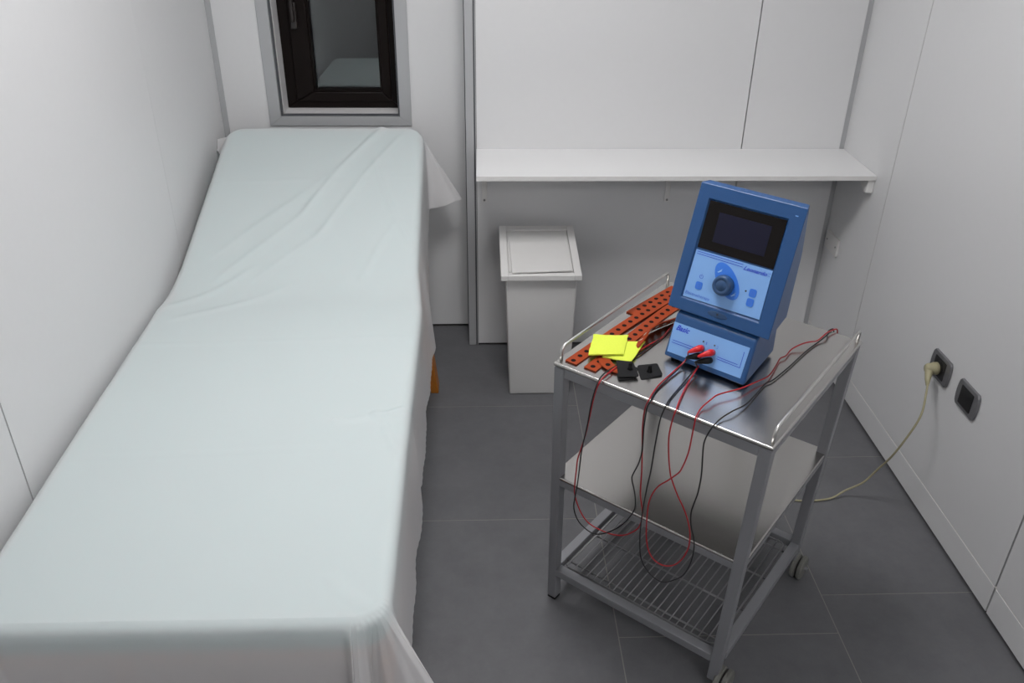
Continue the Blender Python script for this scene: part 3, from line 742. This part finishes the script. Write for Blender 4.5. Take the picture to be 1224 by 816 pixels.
# base label with jacks
bs = dpart('base_panel', q([(-0.0880, 0.0115), (0.0830, 0.0128), (0.0835, 0.0785), (-0.0905, 0.0772)], -0.001, 0.0008, fb), PANEL)
BH = 0.0009
text('Basic', fb, -0.0830, 0.0625, -0.0510, BH, PRINT, bs, 0.4, 0.035, 0.0120)
for P in (((-0.0828, 0.0388), (-0.0210, 0.0392)), ((-0.0832, 0.0338), (-0.0250, 0.0340)), ((0.0230, 0.0382), (0.0690, 0.0376)), ((0.0225, 0.0337), (0.0753, 0.0328)), ((0.0753, 0.0328), (0.0745, 0.0668))):
    stroke('print_line', P, 0.0011, fb, BH, PRINT, bs)
text('1', fb, -0.0090, 0.0535, -0.0068, BH, PRINTF, bs, 0, 0, 0.0060); text('2', fb, 0.0158, 0.0535, 0.0192, BH, PRINTF, bs, 0, 0, 0.0060)
for u in (-0.0155, 0.0105):
    bm = bmesh.new(); lathe(bm, [(0.0017, 0.0), (0.0017, 0.0018)], lambda x, y, h, u=u: fb(u + x, 0.0584 + y, h), 12); dpart('indicator', bm, mat('indicator_olive', (0.05, 0.055, 0.05, 1), 0.3), parent=bs)

# ------------------------------------------------------------------ leads
c_, s_ = math.cos(DTH), math.sin(DTH)
def dw(p): return Vector((0.46 + c_ * p[0] - s_ * p[1], 1.512 + s_ * p[0] + c_ * p[1], TZ + p[2]))
def lead(name, label, pts, m, mp, u, v, tail, group=None):
    base = Vector((pts[0][0], pts[0][1], TZ))
    e_ = empty(name, base, 0, label, 'cable', group)
    j0 = dw(fb(u, v, 0.001)); j1 = dw(fb(u, v, 0.014)); j2 = Vector(tail)
    dirn = (j2 - j1).normalized()
    bm = bmesh.new(); tube(bm, [j0, dw(fb(u, v, 0.0105)), dw(fb(u, v, 0.0135)) , j1 + dirn * 0.006, j1 + dirn * 0.016, j2], [0.0068, 0.0072, 0.0072, 0.0064, 0.0046, 0.0024], 16)
    P = [j2] + [Vector(p) for p in pts]
    wire = obj('wire', tb(catmull(P, 4), 0.00155, 7), m, e_, smooth=True)
    pg = obj('plug', bm, mp, e_, smooth=True)
    return e_
red1 =[ (0.4289,1.5417,0.8090),(0.3655,1.4696,0.8020),(0.3410,1.4301,0.8020),(0.3302,1.4047,0.8056),(0.3245,1.4094,0.7805),(0.3237,1.4101,0.7338),(0.3273,1.4071,0.6825),(0.3305,1.4044,0.6239),(0.3313,1.4038,0.5933),(0.3332,1.4023,0.5606),(0.3398,1.3968,0.5226),(0.3394,1.3971,0.4965),(0.3341,1.4015,0.4709),(0.3182,1.4146,0.4441),(0.3011,1.4286,0.4276),(0.2764,1.4488,0.4177),(0.2419,1.4771,0.4184),(0.2216,1.4938,0.4401),(0.2074,1.5054,0.4808),(0.2066,1.5061,0.5195),(0.2078,1.5051,0.5503),(0.2091,1.5040,0.5828),(0.2159,1.4985,0.6221),(0.2234,1.4923,0.6725),(0.2319,1.4854,0.7543),(0.2392,1.4793,0.7935),(0.2511,1.4921,0.8030),(0.2808,1.5280,0.8030),(0.3156,1.5696,0.8010),(0.3569,1.6158,0.8010),(0.3975,1.6513,0.8010),(0.4199,1.6837,0.8010),(0.4440,1.7243,0.8010) ]
black1 =[ (0.4278,1.5389,0.8070),(0.3642,1.4617,0.8010),(0.3427,1.4279,0.8010),(0.3314,1.3986,0.8044),(0.3264,1.4027,0.7845),(0.3251,1.4038,0.7348),(0.3263,1.4027,0.6852),(0.3227,1.4057,0.6460),(0.3144,1.4125,0.6111),(0.3139,1.4129,0.5963),(0.3206,1.4074,0.5688),(0.3245,1.4042,0.5378),(0.3214,1.4067,0.5121),(0.3065,1.4190,0.4710),(0.2845,1.4370,0.4330),(0.2610,1.4563,0.4067),(0.2423,1.4716,0.3998),(0.2188,1.4909,0.4130),(0.2068,1.5008,0.4435),(0.2078,1.4999,0.4805),(0.2109,1.4974,0.5177),(0.2128,1.4958,0.5581),(0.2156,1.4935,0.6183),(0.2235,1.4871,0.6911),(0.2277,1.4836,0.7446),(0.2347,1.4779,0.7911),(0.2470,1.4970,0.8020),(0.2663,1.5212,0.8020),(0.3009,1.5560,0.8010),(0.3409,1.5867,0.8010),(0.3774,1.6293,0.8010),(0.4097,1.6663,0.8010),(0.4343,1.7046,0.8010) ]
red2 =[ (0.4608,1.5313,0.8150),(0.4265,1.4778,0.8030),(0.3955,1.4146,0.8030),(0.3755,1.3675,0.8036),(0.3721,1.3703,0.7789),(0.3698,1.3722,0.7359),(0.3740,1.3688,0.6886),(0.3792,1.3645,0.6549),(0.3836,1.3609,0.6384),(0.3963,1.3505,0.6069),(0.4130,1.3368,0.5736),(0.4251,1.3269,0.5326),(0.4277,1.3247,0.4920),(0.4215,1.3298,0.4550),(0.4102,1.3391,0.4263),(0.3945,1.3520,0.4086),(0.3774,1.3660,0.4053),(0.3615,1.3790,0.4201),(0.3521,1.3867,0.4577),(0.3487,1.3896,0.5204),(0.3501,1.3884,0.5634),(0.3609,1.3795,0.6038),(0.3777,1.3657,0.6328),(0.3901,1.3556,0.6555),(0.3969,1.3500,0.6726),(0.4046,1.3437,0.7180),(0.4069,1.3418,0.7679),(0.4084,1.3405,0.8033),(0.4149,1.3549,0.8030),(0.4293,1.3786,0.8030),(0.4488,1.3945,0.8090),(0.4701,1.4144,0.8090),(0.5187,1.4345,0.8090),(0.5631,1.4665,0.8050),(0.5935,1.4878,0.8050),(0.6218,1.5302,0.8030),(0.6400,1.5598,0.8030),(0.6561,1.5710,0.8030),(0.6773,1.5985,0.8030),(0.7025,1.6103,0.8090),(0.7234,1.6192,0.8090),(0.7473,1.6352,0.8030),(0.7733,1.6567,0.8090),(0.7936,1.6788,0.8090),(0.8030,1.6834,0.8090),(0.8067,1.6767,0.8090) ]
black2 =[ (0.4490,1.5151,0.8090),(0.4369,1.5048,0.8030),(0.4084,1.4644,0.8010),(0.3720,1.4102,0.8010),(0.3582,1.3792,0.8067),(0.3522,1.3841,0.7763),(0.3489,1.3868,0.7288),(0.3469,1.3884,0.6739),(0.3455,1.3896,0.6355),(0.3421,1.3924,0.5891),(0.3400,1.3941,0.5423),(0.3389,1.3950,0.4898),(0.3406,1.3936,0.4382),(0.3469,1.3884,0.3931),(0.3623,1.3758,0.3684),(0.3810,1.3605,0.3579),(0.3951,1.3489,0.3639),(0.4107,1.3361,0.3835),(0.4253,1.3241,0.4097),(0.4348,1.3163,0.4569),(0.4352,1.3160,0.5088),(0.4263,1.3233,0.5440),(0.4225,1.3264,0.5825),(0.4282,1.3217,0.6305),(0.4298,1.3204,0.6669),(0.4293,1.3209,0.6951),(0.4275,1.3223,0.7236),(0.4263,1.3233,0.7573),(0.4306,1.3198,0.7836),(0.4359,1.3155,0.8013),(0.4423,1.3230,0.8030),(0.4585,1.3414,0.8030),(0.4848,1.3591,0.8070),(0.5183,1.3868,0.8030),(0.5494,1.4250,0.8010),(0.5813,1.4645,0.8010),(0.6001,1.4778,0.8010),(0.6489,1.5276,0.8010),(0.7075,1.5924,0.8010),(0.7455,1.6290,0.8010),(0.7787,1.6575,0.8070),(0.8004,1.6804,0.8070),(0.8049,1.6745,0.8070),(0.7929,1.6573,0.8070) ]

red2 = red2[:-3] + [tuple(tw(0.424, TD - 0.012, TZ + 0.007)), tuple(tw(0.431, TD + 0.008, TZ + 0.004)), tuple(tw(0.433, TD + 0.014, TZ - 0.02)), tuple(tw(0.432, TD + 0.012, TZ - 0.07))]
black2 = black2[:-3] + [tuple(tw(0.418, TD - 0.012, TZ + 0.004)), tuple(tw(0.423, TD + 0.008, TZ + 0.002)), tuple(tw(0.425, TD + 0.013, TZ - 0.02)), tuple(tw(0.424, TD + 0.012, TZ - 0.08))]
T1 = dw(fb(-0.0310, 0.0300, 0.025)); T2 = dw(fb(-0.0070, 0.0295, 0.027)); T3 = dw(fb(-0.0350, 0.0165, 0.017)); T4 = dw(fb(-0.0120, 0.0145, 0.020))
lead('electrode_lead', 'red lead from the left jack, hanging in the left loop over the tray edge', red1, REDW, REDP, -0.0152, 0.0436, T1)
lead('electrode_lead', 'black lead plugged under the left red plug, hanging in the left loop', black1, BLKW, RUBBLK, -0.0156, 0.0262, T3)
lead('electrode_lead', 'red lead from the right jack, crossing itself, then running to the back corner', red2, REDW, REDP, 0.0104, 0.0432, T2)
lead('electrode_lead', 'black lead plugged under the right red plug, hanging lowest over the wire rack', black2, BLKW, RUBBLK, 0.0100, 0.0258, T4)

# ------------------------------------------------------------------ straps, sponges, electrodes on the tray
def strap(name, label, path, width, holes, real=False, th=0.0022):
    """path: list of (a,b,h,tilt) in tray coordinates, tilt = lean of the band across its width"""
    e_ = empty(name, tw(path[0][0], path[0][1], TZ), 0, label, 'strap', None)
    bm = bmesh.new(); rows = []
    C_ = [Vector(p) for p in catmull([p[:3] for p in path], 6)]
    Tl = [Vector((p[0], 0, 0)) for p in catmull([(p[3], 0, 0) for p in path], 6)]
    nn = len(C_)
    def frame(i):
        a = C_[max(i - 1, 0)]; b = C_[min(i + 1, nn - 1)]; d = (b - a); d.z = 0; d.normalize()
        side = Vector((d.y, -d.x, 0)); t = Tl[i].x
        sv = side * math.cos(t) + Vector((0, 0, 1)) * math.sin(t); nv = d.cross(sv) * -1
        if nv.z < 0 and abs(t) < 1.4: nv = -nv
        return sv, nv, d
    for i in range(nn):
        sv, nv, d = frame(i); c = C_[i]
        r_ = []
        for s in (-0.5, 0.5):
            for k in (0, 1):
                P = c + sv * (s * width) + nv * (k * th)
                r_.append(bm.verts.new(tw(P.x, P.y, TZ + P.z)))
        rows.append(r_)
    for r1, r2 in zip(rows, rows[1:]):
        bm.faces.new((r1[0], r1[2], r2[2], r2[0])); bm.faces.new((r1[1], r2[1], r2[3], r1[3]))
        bm.faces.new((r1[0], r2[0], r2[1], r1[1])); bm.faces.new((r1[2], r1[3], r2[3], r2[2]))
    bm.faces.new((rows[0][0], rows[0][1], rows[0][3], rows[0][2])); bm.faces.new((rows[-1][0], rows[-1][2], rows[-1][3], rows[-1][1]))
    sb = obj('band', bm, RUST, e_)
    # eyelets
    L = [0.0]
    for i in range(1, nn): L.append(L[-1] + (C_[i] - C_[i - 1]).length)
    for s in holes:
        i = min(range(nn), key=lambda k: abs(L[k] - s)); sv, nv, d = frame(i)
        # interpolate the centre exactly
        j = max(1, next((k for k in range(nn) if L[k] >= s), nn - 1)); t = (s - L[j - 1]) / max(1e-6, L[j] - L[j - 1]); c = C_[j - 1].lerp(C_[j], t)
        for r_, h0, h1, mm, nm in ((0.0054, -0.0004, th + 0.0005, EYE, 'eyelet'),):
            bm = bmesh.new()
            lathe(bm, [(r_, h0), (r_, h1)], lambda x, y, h: tw(*((c + sv * x + d * y + nv * h) + Vector((0, 0, TZ)))), 12)
            obj(nm, bm, mm if not real else mat('eyelet_pale', (0.55, 0.5, 0.48, 1), 0.5), e_)
    return e_
fr = lambda s0, s1, st: [s0 + st * k for k in range(int((s1 - s0) / st) + 1)]
strap('perforated_strap', 'longest orange-brown strap with a row of dark holes, lying nearest the left rail', [(0.0335, 0.018, 0.001, 0), (0.036, 0.12, 0.001, 0), (0.042, 0.25, 0.003, 0), (0.0515, 0.40, 0.003, 0), (0.056, 0.46, 0.003, 0)], 0.029, fr(0.010, 0.42, 0.0248))
strap('perforated_strap', 'orange-brown strap end showing as a second row of holes behind the longest strap', [(0.0215, 0.29, 0.0008, 0), (0.0275, 0.36, 0.0008, 0), (0.033, 0.42, 0.0008, 0), (0.039, 0.48, 0.0008, 0)], 0.029, fr(0.03, 0.17, 0.0248))
strap('perforated_strap', 'orange-brown strap running under the yellow sponges, middle of the straps', [(0.080, 0.020, 0.001, 0), (0.0795, 0.10, 0.001, 0), (0.080, 0.20, 0.001, 0), (0.0795, 0.30, 0.001, 0), (0.082, 0.37, 0.002, -0.1), (0.092, 0.43, 0.004, -0.1)], 0.029, fr(0.013, 0.40, 0.0250))
strap('perforated_strap', 'dark brown strap curling up on its edge beside the blue device', [(0.108, 0.150, 0.006, 0.25), (0.1105, 0.185, 0.011, 0.75), (0.106, 0.215, 0.014, 1.0), (0.1085, 0.25, 0.014, 1.05), (0.118, 0.285, 0.013, 1.0), (0.130, 0.325, 0.012, 0.9)], 0.028, fr(0.033, 0.16, 0.0240), real=True)
strap('perforated_strap', 'short orange-brown strap end bent sideways under the yellow sponges and black electrode', [(0.080, 0.075, 0.0035, 0), (0.098, 0.058, 0.0035, 0), (0.118, 0.052, 0.003, 0), (0.136, 0.055, 0.002, 0)], 0.026, [0.030])

def sponge(label, corners, z0, z1, th, seed):
    cx = sum(c[0] for c in corners) / 4; cy = sum(c[1] for c in corners) / 4
    rnd = random.Random(seed); bm = bmesh.new(); N = 10; g = []
    for j in range(N + 1):
        row = []
        for i in range(N + 1):
            u, v = i / N, j / N
            a = Vector(corners[3]).lerp(Vector(corners[2]), u); b = Vector(corners[0]).lerp(Vector(corners[1]), u); p = a.lerp(b, v)
            z = z0 + (z1 - z0) * v + 0.0012 * math.sin(u * 5 + seed) * math.cos(v * 4 + seed)
            ed = min(u, 1 - u, v, 1 - v); rd = 0.0 if ed > 0.05 else 0.0014
            p = p + Vector((rnd.uniform(-1, 1), rnd.uniform(-1, 1))) * 0.0007
            row.append((bm.verts.new(tw(p.x, p.y, TZ + z + th - rd)), bm.verts.new(tw(p.x, p.y, TZ + z + rd))))
        g.append(row)
    for j in range(N):
        for i in range(N):
            bm.faces.new([g[j][i][0], g[j][i + 1][0], g[j + 1][i + 1][0], g[j + 1][i][0]]); bm.faces.new([g[j][i][1], g[j + 1][i][1], g[j + 1][i + 1][1], g[j][i + 1][1]])
    for k in range(N):
        for (r1, r2) in ((g[0][k], g[0][k + 1]), (g[N][k], g[N][k + 1]), (g[k][0], g[k + 1][0]), (g[k][N], g[k + 1][N])):
            bm.faces.new((r1[0], r2[0], r2[1], r1[1]))
    o = obj('electrode_sponge', bm, YELLOW, smooth=False)
    ctr = sum((v.co for v in o.data.vertices), Vector()) / len(o.data.vertices)
    o.data.transform(Matrix.Translation(-ctr)); o.location = ctr
    return tag(o, label, 'sponge', 'yellow sponges on the tray')
sponge('yellow-green sponge lying underneath, its corner pointing right towards the device', [(0.0585, 0.1413), (0.1176, 0.1863), (0.1372, 0.0934), (0.078, 0.072)], 0.0040, 0.0050, 0.0055, 1)
sponge('yellow-green sponge lying on top of the other one, nearest the left rail', [(0.0174, 0.1319), (0.0787, 0.1783), (0.1131, 0.1013), (0.0546, 0.0528)], 0.0105, 0.0110, 0.0060, 5)

def electrode(label, corners, z, tilt, stud=True):
    cx = sum(c[0] for c in corners) / 4; cy = sum(c[1] for c in corners) / 4
    e_ = empty('rubber_electrode', tw(cx, cy, TZ), 0, label, 'electrode', 'black electrodes on the tray')
    hz = lambda a, b: z + tilt[0] * (a - cx) + tilt[1] * (b - cy)
    pts = []
    for k in range(4):
        p = Vector(corners[k]); pr_ = Vector(corners[k - 1]); nx = Vector(corners[(k + 1) % 4])
        pts += [p.lerp(pr_, 0.10), p.lerp(p.lerp(pr_, 0.1).lerp(p.lerp(nx, 0.1), .5), 0.6), p.lerp(nx, 0.10)]
    f = lambda u, v, h: tw(u, v, TZ + hz(u, v) + h)
    obj('pad', slab([tuple(p) for p in pts], 0.0, 0.0025, f), RUBBLK, e_, bevel=0.0006)
    if stud:
        sx, sy = stud if isinstance(stud, tuple) else (cx, cy)
        bm = bmesh.new(); lathe(bm, [(0.0062, 0.0024), (0.0050, 0.0060), (0.0042, 0.0075), (0.0040, 0.0165), (0.0036, 0.0185), (0.002, 0.0195)], lambda x, y, h: f(sx + x, sy + y, h), 14)
        obj('stud', bm, RUBBLK, e_, smooth=True)
electrode('black rubber electrode lowest of the two stacked ones beside the sponges', [(0.1130, 0.0690), (0.1560, 0.0900), (0.1720, 0.0480), (0.1504, 0.0205)], 0.0008, (0, 0), False)
electrode('black rubber electrode tilted on top of another, beside the sponges', [(0.1091, 0.0769), (0.1413, 0.0933), (0.1793, 0.0546), (0.1470, 0.0260)], 0.0065, (-0.02, 0.05), (0.150, 0.066))
electrode('black square rubber electrode with an upright stud, nearest the device', [(0.1505, 0.0948), (0.1817, 0.1267), (0.2126, 0.0954), (0.1846, 0.0533)], 0.0010, (0, 0.06), (0.1836, 0.0898))
